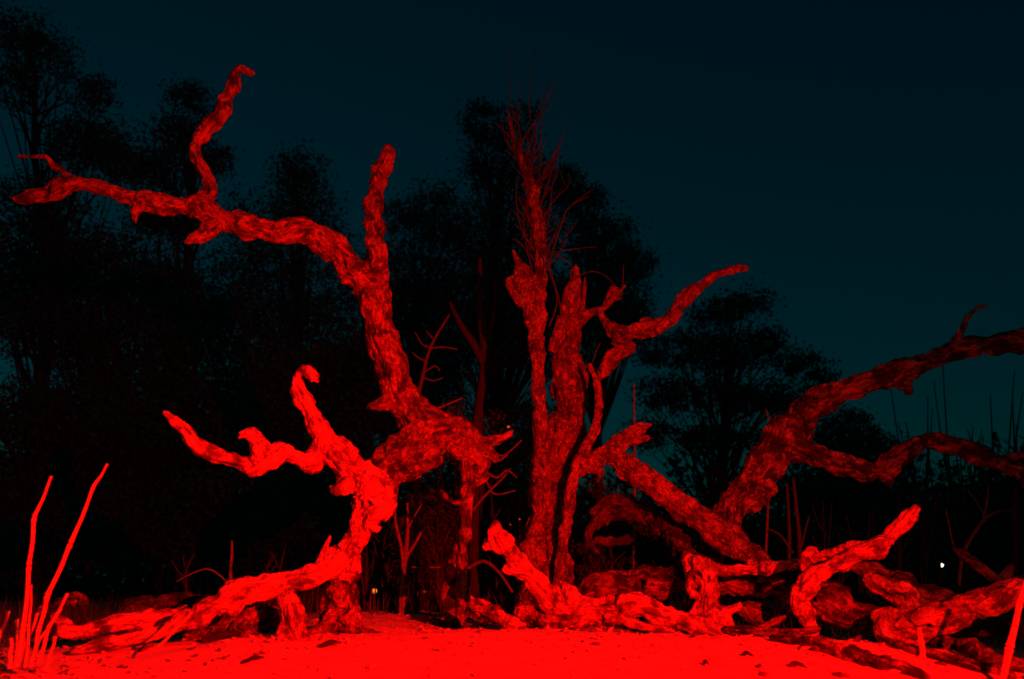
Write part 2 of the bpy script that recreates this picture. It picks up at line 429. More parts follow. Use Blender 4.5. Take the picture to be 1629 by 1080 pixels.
simple_twigs('twig', M_half, B, [
 [(668,655,7.8,3),(700,648,7.8,2),(735,633,7.8,1.2)],
 [(640,600,7.7,2.5),(655,612,7.7,2),(662,640,7.7,1.5)],
 [(775,722,8.05,3),(792,733,8.1,2.5),(808,722,8.1,1.8)],[(765,745,8.05,2.5),(790,760,8.1,2),(806,748,8.1,1.6),(822,760,8.15,1.2)],
 [(780,715,8.1,2),(800,725,8.15,1.6),(830,700,8.2,1.2)],[(770,750,8.1,1.8),(785,785,8.2,1.5),(820,780,8.2,1)],
 [(745,820,8,2.5),(770,790,8.1,2.2),(800,760,8.2,1.8),(812,745,8.2,1)],
 [(742,905,7.9,3),(770,893,7.8,3.2),(795,912,7.7,2.8),(815,942,7.6,2.2)],
])

# ---- C: standing snag
Cn = empty('standing_snag', 'upright split dead trunk at centre with a black slot and whippy shoots on top', 'dead tree', root_at(878, 990, 9.3))
dead_wood(Cn, M_snag, [
 ('trunk', [(872,1012,9.35,54),(869,955,9.35,40),(867,880,9.4,34),(871,800,9.42,33),(883,725,9.42,34),(898,665,9.42,33),(906,610,9.4,27),(902,565,9.35,20),(908,530,9.3,17),(911,500,9.3,13),(914,470,9.3,12),(916,445,9.3,9),(917,425,9.3,4)]),
 ('stem', [(862,850,9.22,18),(862,760,9.15,17),(860,690,9.0,13),(857,630,8.95,11),(855,580,8.95,11),(855,530,9.2,13),(850,490,9.2,18),(840,460,9.2,19),(830,430,9.2,11),(822,412,9.2,5),(816,398,9.2,3)]),
 ('stem', [(845,480,9.2,13),(858,440,9.25,9),(858,380,9.3,10),(850,320,9.35,10),(840,285,9.4,9),(826,250,9.45,6),(815,215,9.5,4),(808,175,9.55,2.5)]),
 ('stem', [(884,955,8.95,8),(893,885,8.9,8.5),(903,825,8.85,9),(912,765,8.8,9.5),(928,722,8.8,10),(945,685,8.78,7.5),(954,645,8.78,7),(949,610,8.78,6.5),(937,578,8.78,3)]),
 ('limb', [(908,520,9.3,12),(926,503,9.2,9),(942,494,9.1,7),(958,490,9.0,6),(968,480,9,8),(978,469,9,15),(982,464,9,11)]),
 ('limb', [(954,493,9,5),(960,508,8.95,6),(972,520,8.8,10),(990,530,8.7,14),(1015,526,8.6,12),(1040,522,8.5,14),(1060,512,8.4,12),(1082,488,8.3,9),(1108,460,8.2,8),(1138,438,8.1,6),(1168,427,8,7),(1190,427,8,4)]),
 ('limb', [(918,748,8.9,13),(940,735,8.8,13),(965,722,8.8,17),(1000,745,8.7,19),(1050,780,8.6,20),(1100,815,8.5,21),(1145,850,8.45,21),(1185,880,8.4,19),(1225,905,8.3,13)]),
 ('branch', [(960,722,8.8,14),(982,705,8.75,14),(1004,690,8.7,10),(1024,678,8.7,8)]),
 ('branch', [(980,715,8.7,10),(1005,702,8.65,7),(1034,697,8.6,5)]),
 ('branch', [(1068,505,8.4,5),(1074,485,8.35,5),(1085,467,8.3,5),(1104,452,8.25,4)]),
 ('stub', [(1045,518,8.5,9),(1030,508,8.5,6),(1018,510,8.5,3)]),
 ('stub', [(975,540,8.9,6),(1005,552,8.9,9),(985,562,8.9,13),(966,580,9,12),(956,602,9,5)]),
 ('stub', [(925,735,8.85,8),(942,748,8.8,7),(957,748,8.8,5),(955,762,8.8,5)]),
 ('spike', [(907,490,9.2,8),(912,460,9.2,5),(914,430,9.2,2)]),
 ('spike', [(898,500,9.2,7),(901,470,9.2,6),(906,448,9.2,3)]),
 ('spike', [(925,508,9.2,6),(929,475,9.2,4.5),(931,440,9.2,2)]),
 ('spike', [(852,480,9.15,8),(864,450,9.15,6),(868,420,9.15,3)]),
 ('hook', [(832,482,9.1,9),(815,465,9.05,7),(809,447,9.05,5),(818,440,9.05,3)]),
 ('knob', [(895,505,9.15,8),(886,540,9.1,9),(876,560,9.1,5)]),
], .0125, .15, 3.0, .17, .26, .7)
tw = [[(988,470,9,3),(991,445,9,2.2),(992,420,9,1.4)], [(838,400,9.2,3),(826,385,9.2,2),(815,380,9.2,1)],
      [(835,262,9.4,4),(822,200,9.5,2.4),(812,150,9.6,1.6),(811,85,9.7,.8)],
      [(842,300,9.4,3.5),(846,230,9.5,2.5),(842,160,9.6,2),(851,80,9.7,1.1)],
      [(845,330,9.35,3.5),(858,270,9.4,2.5),(862,200,9.5,1.8),(874,118,9.6,1)],
      [(852,350,9.3,3.5),(872,290,9.3,3),(888,240,9.35,2),(903,195,9.4,1)],
      [(848,270,9.4,2.5),(860,262,9.4,2.2),(880,255,9.35,2),(890,225,9.35,1.2)],
      [(858,410,9.3,3.5),(872,350,9.3,2.5),(878,300,9.3,2),(884,270,9.3,1)],
      [(862,420,9.25,3.5),(884,370,9.2,2.5),(905,330,9.2,2),(945,300,9.1,1)],
      [(870,430,9.2,3.5),(890,365,9.1,3.2),(905,330,9.1,2.4),(938,312,9.1,1)],
      [(865,405,9.2,2),(900,398,9.1,1.7),(950,392,9,1)],
      [(862,400,9.2,2),(885,405,9.1,1.8),(912,425,9,1.4),(915,440,9,1)],
      [(873,520,9,3),(886,480,9,2.4),(876,430,9,2),(858,380,9,1.5),(835,335,9,1)],
      [(893,505,9,2.5),(888,470,9,2.2),(872,420,9,2),(866,330,9,1.4)],
      [(850,400,9.1,3),(832,370,9.1,2.4),(822,330,9.15,2),(822,280,9.2,1.2)],
      [(905,450,9.1,2),(938,432,9,1.8),(965,440,9,1.3),(985,462,9,1)],
      [(843,470,9.1,4),(846,430,9.1,3),(838,395,9.1,2),(833,350,9.1,1)],
      [(955,545,9,2),(948,560,9,1.8),(938,590,8.95,1.5)]]
tw = [[(x, y, Y, r*.62) for x, y, Y, r in c] for c in tw]
rt = random.Random(44)
for k in range(34):
    a = rt.uniform(0, 1); x0 = 824+a*34+rt.uniform(-5, 5); y0 = 225+a*215
    dx = rt.uniform(-40, 62); h = rt.uniform(45, 150)*(1.1-a*.3); c = []
    for q in range(6):
        f = q/5; c.append((x0+dx*f+(rt.uniform(-6, 6) if q else 0), y0-h*f, 9.35+rt.uniform(-.15, .15)*f, 1.9*(1-f)+.45))
    tw.append(c)
    for q in range(2):
        j = rt.randint(2, 4); x1, y1, Y1, r1 = c[j]; d2 = rt.choice([-1, 1])*rt.uniform(8, 26)
        tw.append([(x1, y1, Y1, r1*.8), (x1+d2*.5, y1-rt.uniform(5, 12), Y1, r1*.6), (x1+d2, y1-rt.uniform(14, 40), Y1, .4)])
simple_twigs('shoot', M_shoot, Cn, [[(x, y, Y, r*.8) for x, y, Y, r in c] for c in tw], 5, .05)

# ---- D: right fallen tree
D = empty('leaning_dead_tree', 'dark barked dead tree leaning to the right edge with two long limbs', 'dead tree', root_at(1165, 960, 8.9))
dead_wood(D, M_right, [
 ('trunk', [(1120,905,8.95,17),(1140,850,9.0,20),(1166,805,9.1,23),(1200,762,9.2,29),(1238,712,9.3,29),(1262,680,9.3,26)]),
 ('limb', [(1245,700,9.3,28),(1275,660,9.3,25),(1300,637,9.2,21),(1350,616,9.1,19),(1410,600,9.0,20),(1470,576,8.9,16),(1530,554,8.8,17),(1590,545,8.7,16),(1700,528,8.6,14)]),
 ('limb', [(1245,705,9.3,24),(1300,728,9.2,18),(1350,742,9.1,15),(1398,750,9.0,17),(1430,727,8.9,16),(1470,704,8.9,15),(1520,712,8.8,14),(1570,732,8.7,13),(1615,745,8.6,14),(1700,775,8.5,12)]),
 ('stub', [(1425,600,9,14),(1440,614,8.95,11),(1446,626,8.95,6)]),
 ('branch', [(1515,552,8.8,9),(1527,530,8.8,6),(1538,508,8.8,4.5),(1552,492,8.8,4),(1572,486,8.8,2.5)]),
 ('stub', [(1405,752,9,12),(1412,765,8.95,8),(1414,773,8.95,5)]),
 ('branch', [(1590,738,8.65,9),(1625,722,8.6,7),(1700,712,8.5,5)]),
 ('branch', [(1615,745,8.6,9),(1650,790,8.5,9),(1690,850,8.4,8)]),
 ('leg', [(1168,815,8.9,14),(1172,845,8.7,10),(1190,872,8.5,14),(1208,885,8.4,12),(1225,905,8.35,10)]),
 ('root', [(1135,880,9,16),(1125,940,9.1,15),(1122,1030,9.1,18)]),
 ('knob', [(1215,775,9.1,20),(1228,788,9.05,15)]),
 ('knob', [(1285,645,9.1,18),(1282,632,9.1,8)]),
], .014, .17, 4.0)

# ---- E: logs on the ground
def log(label, spec, mat=M_log, base=None, vox=.0115, seed=5., name='fallen_log', cat='log', group=None, amp=.17, lump=.3, splint=True):
    x, y, Y, r = (base or spec[0][1][len(spec[0][1])//2])[:4]
    o = empty(name, label, cat, root_at(x, y, Y), group)
    dead_wood(o, mat, spec, vox, amp, seed, .24, lump, splint=splint); return o

log('long dim log lying level behind the snag base and the twisted root stump', [
 ('trunk', [(905,968,8.25,16),(935,940,8.2,18),(975,926,8.2,20),(1020,926,8.2,21),(1060,926,8.1,21),(1100,918,8,24),(1160,926,8,20),(1215,930,8.1,18),(1250,945,8.1,13)]),
 ('stub', [(1215,925,8.05,10),(1240,922,8,9),(1256,945,8,4)])], M_log, seed=5.1, vox=.016)
log('bright bulging log along the edge of the sand right of centre', [
 ('trunk', [(878,975,7.0,20),(925,974,6.9,21),(975,972,6.9,20),(1015,968,6.8,19),(1060,980,6.8,17),(1100,993,6.8,17),(1160,1012,6.8,13)]),
 ('stub', [(915,965,6.9,14),(905,940,6.9,12),(893,928,6.9,5)]),
 ('stub', [(968,980,6.8,12),(1010,992,6.7,8),(1070,1002,6.7,5)]),
 ], M_front, seed=6.2)
log('broken spongy-ended stub leaning left against the foot of the standing snag', [
 ('trunk', [(880,965,6.9,24),(860,940,6.7,20),(842,915,6.6,16),(824,892,6.5,15),(806,870,6.4,15),(790,852,6.3,17),(788,838,6.3,11),(792,828,6.3,4)]),
 ('knob', [(835,912,6.55,12),(812,906,6.5,11),(800,902,6.5,6)]),
 ('knob', [(780,862,6.35,12),(770,872,6.3,5)]),
 ], M_front, lump=.15, seed=7.7, name='broken_stub', cat='stump')
log('short pale log resting across the dark hollow left of the centre', [
 ('trunk', [(750,962,7.1,10),(768,970,6.95,14),(790,980,6.85,13),(820,994,6.7,13)]),
 ('stub', [(760,966,7.1,12),(757,955,7.1,6)])], M_front, seed=8.1)
log('log with its round sawn end facing the camera at the foot of the broken stub', [
 ('trunk', [(890,972,7.6,16),(860,974,7.2,17),(833,974,6.75,15),(829,974,6.7,12)]),
 ('stub', [(855,985,7.0,16),(875,992,6.8,15),(905,990,6.8,12)])], M_log, seed=8.6)
log('twisted root stump standing in front of the long dim log', [
 ('trunk', [(1092,882,7.65,8),(1100,895,7.6,16),(1118,915,7.5,24),(1128,945,7.3,15),(1132,975,7.2,18),(1145,1000,7.1,26),(1150,1022,7.1,30)]),
 ('root', [(1132,985,7.2,14),(1155,975,7.1,11),(1180,966,7.0,6)]),
 ('root', [(1100,915,7.5,10),(1098,935,7.4,8),(1104,950,7.3,6)]),
 ('root', [(1122,955,7.3,8),(1106,972,7.25,9),(1095,985,7.2,6)]),
 ('root', [(1118,905,7.5,14),(1150,908,7.5,9),(1195,908,7.5,7),(1230,908,7.5,4)]),
 ], M_front, seed=9.3, name='root_stump', cat='stump')
log('rounded chunk of wood in shade just right of the twisted root stump', [
 ('trunk', [(1182,962,7.4,10),(1200,978,7.4,19),(1218,988,7.4,17),(1232,996,7.4,8)])], M_log, seed=9.9, name='wood_chunk', cat='log')
log('dim arched limb curving down behind the twisted root stump', [
 ('trunk', [(952,828,9.5,16),(975,808,9.45,19),(1010,812,9.4,17),(1050,832,9.2,17),(1078,862,8.7,16),(1096,890,8.2,16),(1108,925,7.95,14)]),
 ('branch', [(955,825,9.5,10),(938,845,9.4,7),(938,868,9.4,6),(952,878,9.3,5)]),
 ('branch', [(945,860,9.4,6),(975,862,9.4,9),(1000,858,9.4,8)]),
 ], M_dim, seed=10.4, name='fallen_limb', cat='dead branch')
log('bright forked branch rising right to a blunt tip from the log pile', [
 ('trunk', [(1300,1018,6.6,8),(1285,985,6.6,15),(1275,958,6.55,17),(1285,930,6.45,16),(1312,906,6.35,13),(1350,887,6.25,12),(1392,868,6.15,13),(1422,850,6.1,14),(1442,828,6.05,13),(1460,806,6,8)]),
 ('knob', [(1288,920,6.5,10),(1280,900,6.5,9),(1285,882,6.55,12),(1298,880,6.6,7)]),
 ('stub', [(1268,975,6.55,10),(1262,955,6.5,8),(1272,930,6.5,6)]),
 ('branch', [(1400,866,6.2,9),(1350,874,6.5,9),(1300,886,6.8,8),(1245,900,7.2,9),(1195,902,7.6,13)]),
 ], M_front, splint=False, seed=11.2, name='forked_branch', cat='dead branch')
log('short thick log behind the foot of the bright forked branch', [
 ('trunk', [(1290,948,7.1,18),(1315,960,7.0,26),(1350,978,6.9,27),(1395,988,6.8,22),(1425,992,6.7,18)])], M_log, seed=12.2)
log('dark log sloping down right behind the big pale log near the right edge', [
 ('trunk', [(1350,895,7.8,14),(1385,912,7.7,18),(1430,934,7.6,22),(1480,955,7.5,22),(1540,962,7.5,14),(1610,956,7.5,10),(1690,950,7.5,8)]),
 ('stub', [(1395,922,7.2,12),(1415,940,7.0,17),(1440,958,6.9,17),(1452,980,6.8,12)])], M_log, seed=13.3)
log('big pale furrowed log running out of the right edge on two feet', [
 ('trunk', [(1408,985,6.35,20),(1445,992,6.3,27),(1490,985,6.15,25),(1540,970,6.0,20),(1590,954,5.8,18),(1640,938,5.65,18),(1700,920,5.5,18)]),
 ('root', [(1412,982,6.3,14),(1402,1000,6.25,12),(1408,1020,6.2,12),(1412,1036,6.2,12)]),
 ('stub', [(1415,975,6.3,10),(1395,975,6.3,7),(1385,985,6.3,4)]),
 ('root', [(1660,932,5.6,16),(1680,985,5.6,14),(1700,1050,5.6,14)]),
 ], M_front, seed=14.1, amp=.2)
log('low half buried log along the sand at the lower right', [
 ('trunk', laid([(1225,1014,5.75,6),(1290,1022,5.6,12),(1340,1036,5.5,14),(1395,1052,5.35,14),(1450,1068,5.25,10),(1480,1080,5.2,5)]))], M_log, seed=15.1)
log('split slab of wood on the sand beneath the big pale log', [
 ('trunk', laid([(1485,1022,6.0,8),(1530,1028,5.9,13),(1570,1045,5.8,14),(1640,1062,5.65,12),(1700,1075,5.6,10)])),
 ('splinter', laid([(1500,1042,5.8,5),(1550,1055,5.6,8),(1610,1072,5.5,8)]))], M_log, seed=16.1, name='wood_slab')
log('thin forked branch lying across the gap right of the twisted root stump', [
 ('trunk', [(1150,1000,6.7,6),(1200,1003,6.6,8),(1250,1006,6.5,7),(1300,1000,6.5,5)]),
 ('branch', [(1205,1003,6.6,6),(1240,985,6.7,5),(1265,975,6.8,3)])], M_log, seed=25.1, lump=.2)
log('long dark pole lying behind the short thick log and the forked branch', [
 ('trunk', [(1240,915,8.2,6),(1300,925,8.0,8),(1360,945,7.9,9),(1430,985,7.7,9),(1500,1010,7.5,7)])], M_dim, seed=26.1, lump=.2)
log('bright broken block of wood at the left end of the big pale log', [
 ('trunk', [(1376,915,6.9,8),(1392,925,6.85,14),(1415,935,6.75,19),(1440,948,6.7,20),(1458,968,6.65,14)])], M_front, seed=29.1, name='wood_block')
log('thin pale pole resting on top of the big pale log', [
 ('trunk', [(1480,965,6.4,5),(1540,948,6.2,7),(1600,928,6.0,7),(1690,905,5.8,6)])], M_log, seed=27.1, lump=.2)
log('flat splinter of wood lying in front of the stake at the lower right', [
 ('trunk', laid([(1395,1012,5.9,5),(1440,1030,5.7,8),(1500,1046,5.55,8),(1560,1066,5.4,5)]))], M_log, seed=28.1, lump=.2)
log('dim log in the gap under the big pale log at the right edge', [
 ('trunk', [(1490,1000,7.2,8),(1560,1000,7.0,14),(1640,1000,6.8,18),(1700,1000,6.8,18)])], M_dim, seed=17.1)
log('thin dark log sloping down behind the pile near the right edge, knob at its foot', [
 ('trunk', [(1515,868,8.3,4),(1535,884,8.2,8),(1560,903,8.1,9),(1588,922,8,8),(1610,942,7.9,7)]),
 ('stub', [(1592,925,8,6),(1604,908,8,8),(1610,898,8,4)])], M_log, seed=18.1)
log('pale log lying level at far left under the dry canes', [
 ('trunk', [(95,1002,5.6,10),(120,1005,5.6,15),(160,998,5.75,14),(205,988,5.9,15),(255,985,6.0,17),(300,974,6.1,10)]),
 ('branch', [(110,992,5.6,8),(92,985,5.6,8),(80,978,5.6,4)])], M_front, seed=19.1)
log('hooked root end curling up behind the pale log at far left', [
 ('trunk', [(60,975,6.1,7),(90,962,6.1,9),(118,952,6.1,10),(134,956,6.05,8),(135,970,6.0,5)])], M_log, seed=20.1, name='root_piece', cat='dead branch')
log('dim crumbling log behind the dragging branch of the near stump', [
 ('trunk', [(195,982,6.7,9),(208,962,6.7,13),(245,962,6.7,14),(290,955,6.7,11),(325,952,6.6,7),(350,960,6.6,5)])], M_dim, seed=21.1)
log('shaded rotten log under the dragging branch of the near stump', [
 ('trunk', [(290,1010,6.3,8),(325,1004,6.3,14),(370,990,6.3,20),(420,985,6.35,18),(450,980,6.4,12)]),
 ('root', [(370,1000,6.2,12),(400,1012,6.1,12),(425,1018,6.05,8)])], M_log, seed=22.1)

# ------------------------------------------------------------------ dry canes
def cane(label, pts, group='dry canes'):
    V = []; Fc = []
    q = [(a, b*.6) for a, b in px_pts(pts)]
    o = empty('dry_cane', label, 'cane', tuple(q[-1][0]), group)
    for i in range(len(q)-1):
        (a, ra), (b, rb) = q[i], q[i+1]
        V = []; Fc = []
        d = (b-a); m1 = a.lerp(b, .04); m2 = a.lerp(b, .96)
        mid = a.lerp(b, .5) + Vector((.004, .003, 0))
        tube_into(V, Fc, [(a, ra*.8), (m1, ra*1.3), (a.lerp(b, .12), ra*1.0), (mid, (ra+rb)*.47), (a.lerp(b, .88), rb*.95), (m2, rb*1.28), (b, rb*.7)], 9, .03, .07, i)
        link('segment', mesh('segment', V, Fc), M_straw, o)
    return o
cane('left tall dry cane bent sharply near its tip', [(82,757,4.6,3),(54,823,4.6,5),(46,900,4.65,5.5),(37,1000,4.7,6),(26,1062,4.7,6.5)])
cane('tallest dry cane curving up to the right at far left', [(171,738,4.6,2.5),(149,773,4.6,4),(112,865,4.6,5.5),(75,948,4.65,6),(62,1000,4.7,5),(48,1062,4.7,5)])
cane('short stubby cane leaning right, over the left end of the pale log', [(108,944,4.9,3.5),(76,1000,4.9,5),(60,1058,4.9,5)])
cane('short cane cut off at the very left edge of the sand', [(14,972,4.9,4),(0,1010,4.9,5),(-14,1050,4.9,5)])
cane('short cane between the two tall canes', [(60,975,4.8,3.5),(42,1020,4.8,5),(33,1060,4.8,5)])
cane('thick cane base at the foot of the left tall cane', [(27,985,4.8,5),(28,1020,4.8,6.5),(25,1062,4.8,7)])
cane('thin pale cane leaning left out of the clump at far left', [(98,968,4.75,2.5),(62,1018,4.75,3.5),(44,1062,4.75,4)])
cane('very short broken cane at the right side of the clump', [(88,1012,4.7,4),(80,1040,4.7,4.5),(74,1064,4.7,5)])
cane('very short broken cane at the left side of the clump', [(18,1015,4.7,4),(16,1040,4.7,4.5),(15,1064,4.7,5)])
cane('thin upright cane in the middle of the clump, shorter than the tall ones', [(50,930,4.7,2),(46,990,4.7,3),(40,1062,4.7,4)])
cane('pale cane lying against the dragging branch of the near stump', [(305,974,5.2,3),(278,1002,5.1,3.5),(250,1030,5.0,3.5)])
cane('short pale upright stake in front of the big pale log', [(1462,998,5.2,5),(1465,1020,5.2,7.5),(1468,1046,5.2,8)])
cane('long pale cane rising to the right out of the bottom right corner', [(1640,900,4.6,6),(1622,960,4.6,7),(1606,1030,4.6,9),(1588,1110,4.6,9)])

# ------------------------------------------------------------------ saplings and weeds behind
def sapling(label, base, stems, mat=M_twig, name='bare_sapling', cat='sapling', group=None):
    o = empty(name, label, cat, root_at(*base), group)
    for c in stems:
        V = []; Fc = []; tube_into(V, Fc, px_pts(c), 6, .06, .1, c[0][0]*.01)
        link('stem', mesh('stem', V, Fc), mat, o)
    return o
sapling('many stemmed bare sapling between the near stump and the thin leg of the arching tree', (641,975,9.6), [
 [(636,990,9.6,4),(640,930,9.6,4),(648,860,9.6,3),(648,800,9.6,1.8)],
 [(646,990,9.6,4),(642,930,9.6,3.5),(640,880,9.6,3),(628,820,9.6,2.2),(633,775,9.6,1.5)],
 [(641,985,9.6,4.5),(643,900,9.6,3.5),(660,865,9.6,2.6),(684,824,9.6,1.8)],
 [(644,880,9.6,2),(650,840,9.6,1.6),(672,800,9.6,1)],
 [(655,902,9.6,1.4),(680,903,9.6,1.4),(702,902,9.6,1)]])
sapling('faint comb-like bare twig above the shoulder of the arching tree', (660,975,10.2), [
 [(662,990,10.2,4),(662,800,10.2,4),(664,650,10.2,3.5),(672,600,10.2,3),(686,550,10.2,2.4),(715,500,10.2,1.5)],
 [(675,592,10.2,1.6),(692,582,10.2,1.6),(700,590,10.2,1)],[(682,555,10.2,1.6),(705,552,10.2,1.6),(728,556,10.2,1)],
 [(684,552,10.2,1.6),(672,548,10.2,1.4),(660,528,10.2,1)],[(668,618,10.2,1.6),(652,612,10.2,1.4),(640,585,10.2,1)],
 [(678,575,10.2,1.6),(664,568,10.2,1.4),(655,560,10.2,1)],[(690,540,10.2,1.6),(678,526,10.2,1)],
 [(672,600,10.2,1.6),(690,606,10.2,1.4),(705,600,10.2,1)]], M_half)
sapling('dim forked stem rising behind the crook of the arching tree', (765,980,12), [
 [(760,990,12,9),(754,860,12,10),(763,760,12,9),(760,680,12,10),(770,600,12,9),(772,550,12,9),(763,480,12,6),(764,410,12,3)],
 [(768,575,12,8),(752,545,12,6),(735,520,12,5),(715,480,12,2.5)],
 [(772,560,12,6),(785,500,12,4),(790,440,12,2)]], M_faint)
sapling('pair of thin bare poles right of the leaning tree trunk', (1260,940,10.5), [
 [(1252,960,10.5,3),(1256,860,10.5,2.6),(1252,770,10.5,2)],[(1275,960,10.5,4),(1272,860,10.5,3.5),(1266,800,10.5,3),(1262,760,10.5,2)],
 [(1262,880,10.5,2),(1240,850,10.5,1.6),(1222,842,10.5,1)],[(1275,870,10.5,2),(1282,840,10.5,1.5),(1288,820,10.5,1)]], M_half)
sapling('thin bare shrub with a curved fork above the dark log near the right edge', (1530,960,9.6), [
 [(1524,960,9.6,3),(1530,890,9.6,3),(1545,855,9.6,3),(1568,825,9.6,2.6),(1590,813,9.6,2),(1622,812,9.6,1.2)],
 [(1562,832,9.6,2),(1570,800,9.6,1.6),(1572,770,9.6,1)],[(1530,895,9.6,2),(1515,860,9.6,1.5),(1505,810,9.6,1)],
 [(1568,825,9.6,1.4),(1555,800,9.6,1),(1540,780,9.6,.8)]])
sapling('straight bare pole close to the right edge of the picture', (1615,960,9), [
 [(1616,970,9,5),(1616,880,9,5),(1614,820,9,4),(1616,770,9,2.5)]], M_faint)
sapling('thin upright twig above the right arm of the snag', (1003,960,10.4), [
 [(1008,960,10.4,2.5),(1010,760,10.4,2.2),(1009,680,10.4,1.6),(1009,610,10.4,1)]], M_twig)
sapling('short dim stem behind the dragging branch of the near stump', (365,975,9.4), [
 [(366,985,9.4,4),(367,920,9.4,3.5),(369,880,9.4,2.5),(369,860,9.4,1.4)],[(366,930,9.4,1.5),(330,905,9.4,1.4),(280,925,9.4,1)]])
sapling('bare twig crossing in front of the trunk of the leaning tree', (1200,960,10.2), [
 [(1215,960,10.2,2.5),(1222,800,10.2,2),(1226,690,10.2,1.6),(1218,650,10.2,1)],[(1226,700,10.2,1.4),(1245,665,10.2,1.2),(1248,640,10.2,.8)]], M_twig)

rs = random.Random(5)
spots = [(585,10.5,120),(605,11,150),(622,11,110),(700,10.6,160),(790,10.8,180),(812,10.8,120),(945,10.6,90),(975,10.8,110),(1010,11,100),(1060,11,80),
         (1340,11,120),(1375,11,150),(1430,11.5,170),(1500,12,260),(1540,12,300),(1585,12,280),(1620,12,200),(1390,12,200),(1470,12,320),(440,10,90),(300,10.5,80),(1310,11.5,160)]
where = ['left of the many stemmed sapling','just left of the many stemmed sapling','touching the many stemmed sapling','left of the thin leg of the arching tree','right of the thin leg of the arching tree','beside the black gap left of the snag','right of the snag foot','under the dim arched limb','right of the dim arched limb','behind the fallen limb of the snag','behind the bright forked branch','behind the middle of the bright forked branch','behind the tip of the bright forked branch','right of the small white lamp','right of the curved shrub','behind the curved shrub','at the right edge','left of the tip of the bright forked branch','just left of the small white lamp','behind the near stump','behind the crumbling log','beside the pair of poles']
for (x, Y, h), wh in zip(spots, where):
    st = []
    for j in range(rs.randint(2, 4)):
        dx = rs.uniform(-28, 28); hh = h*rs.uniform(.6, 1.1); x0 = x+rs.uniform(-6, 6)
        st.append([(x0,985,Y,2.2),(x0+dx*.2,960-hh*.35,Y,1.9),(x0+dx*.6,960-hh*.7,Y+.2,1.4),(x0+dx,960-hh,Y+.3,.7)])
        for q in range(2):
            f = rs.uniform(.3, .7); s_ = rs.choice([-1, 1])*rs.uniform(8, 26)
            st.append([(x0+dx*f*.8,960-hh*f,Y+.1,1.3),(x0+dx*f+s_*.5,960-hh*f-12,Y+.1,1),(x0+dx*f+s_,960-hh*f-rs.uniform(20,45),Y+.1,.6)])
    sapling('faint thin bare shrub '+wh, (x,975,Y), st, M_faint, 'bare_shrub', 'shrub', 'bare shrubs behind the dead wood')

# undergrowth (stuff)
def undergrowth():
    V = []; Fc = []
    r = random.Random(3)
    for i in range(9000):
        Y = r.uniform(9.6, 19); x = r.uniform(-.72, .72)*Y
        if noise.noise(Vector((x*.7, Y*.7, 0))) < -.15: continue
        z = gz(x, Y, False); h = r.uniform(.08, .5)*(1+.6*noise.noise(Vector((x, Y, 4)))); a = r.uniform(0, 6.28); l = r.uniform(.0, .25)
        wd = r.uniform(.004, .011)
        dx, dy = math.cos(a), math.sin(a); px_, py_ = -dy*wd, dx*wd
        b = len(V)
        V += [(x-px_, Y-py_, z), (x+px_, Y+py_, z), (x+dx*l*.4+px_*.7, Y+dy*l*.4+py_*.7, z+h*.6), (x+dx*l*.4-px_*.7, Y+dy*l*.4-py_*.7, z+h*.6), (x+dx*l, Y+dy*l, z+h)]
        Fc += [(b, b+1, b+2, b+3), (b+3, b+2, b+4)]
    o = link('undergrowth', mesh('undergrowth', V, Fc, False), M_weed)
    o['kind'] = 'stuff'; tag(o, 'thin dry weeds on the dark ground behind the dead trees', 'undergrowth')
undergrowth()

def litter():
    r = random.Random(9)
    for nm, lab, mat, n, s0, s1 in (('leaf_litter', 'pale dry leaves and crumbs scattered over the sand', M_litter, 2600, .006, .03),
                                ('bark_crumbs', 'dark crumbs of bark scattered on the sand under the logs', M_litterd, 900, .005, .026)):
        V = []; Fc = []
        for i in range(n):
            Y = r.uniform(4.3, 9.5); x = r.uniform(-.7, .7)*Y; s = r.uniform(s0, s1)*(1 if r.random() < .9 else 1.6)
            if nm == 'bark_crumbs' and noise.noise(Vector((x*1.1, Y*1.5, 7))) < (.12 if abs(x/Y+.02) < .22 else -.12): continue
            if nm == 'bark_crumbs' and x/Y > .2: s *= 1.5
            z = gz(x, Y) + s*.25
            R = Matrix.Rotation(r.uniform(0, 6.28), 3, 'Z') @ Matrix.Rotation(r.uniform(-.5, .5), 3, 'X') @ Matrix.Rotation(r.uniform(-.5, .5), 3, 'Y')
            b = len(V)
            pr = [(-1.4, 0, 0), (-.3, -.6, .05), (1.2, -.1, .1), (.2, .7, 0), (-.1, 0, .45), (0, 0, -.3)]
            for q in pr: V.append(R @ Vector((q[0]*s*r.uniform(.7, 1.2), q[1]*s*r.uniform(.7, 1.2), q[2]*s)) + Vector((x, Y, z)))
            for k in range(4): Fc += [(b+k, b+(k+1) % 4, b+4), (b+(k+1) % 4, b+k, b+5)]
        o = link(nm, mesh(nm, V, Fc, False), mat); o['kind'] = 'stuff'; tag(o, lab, 'ground litter')
litter()

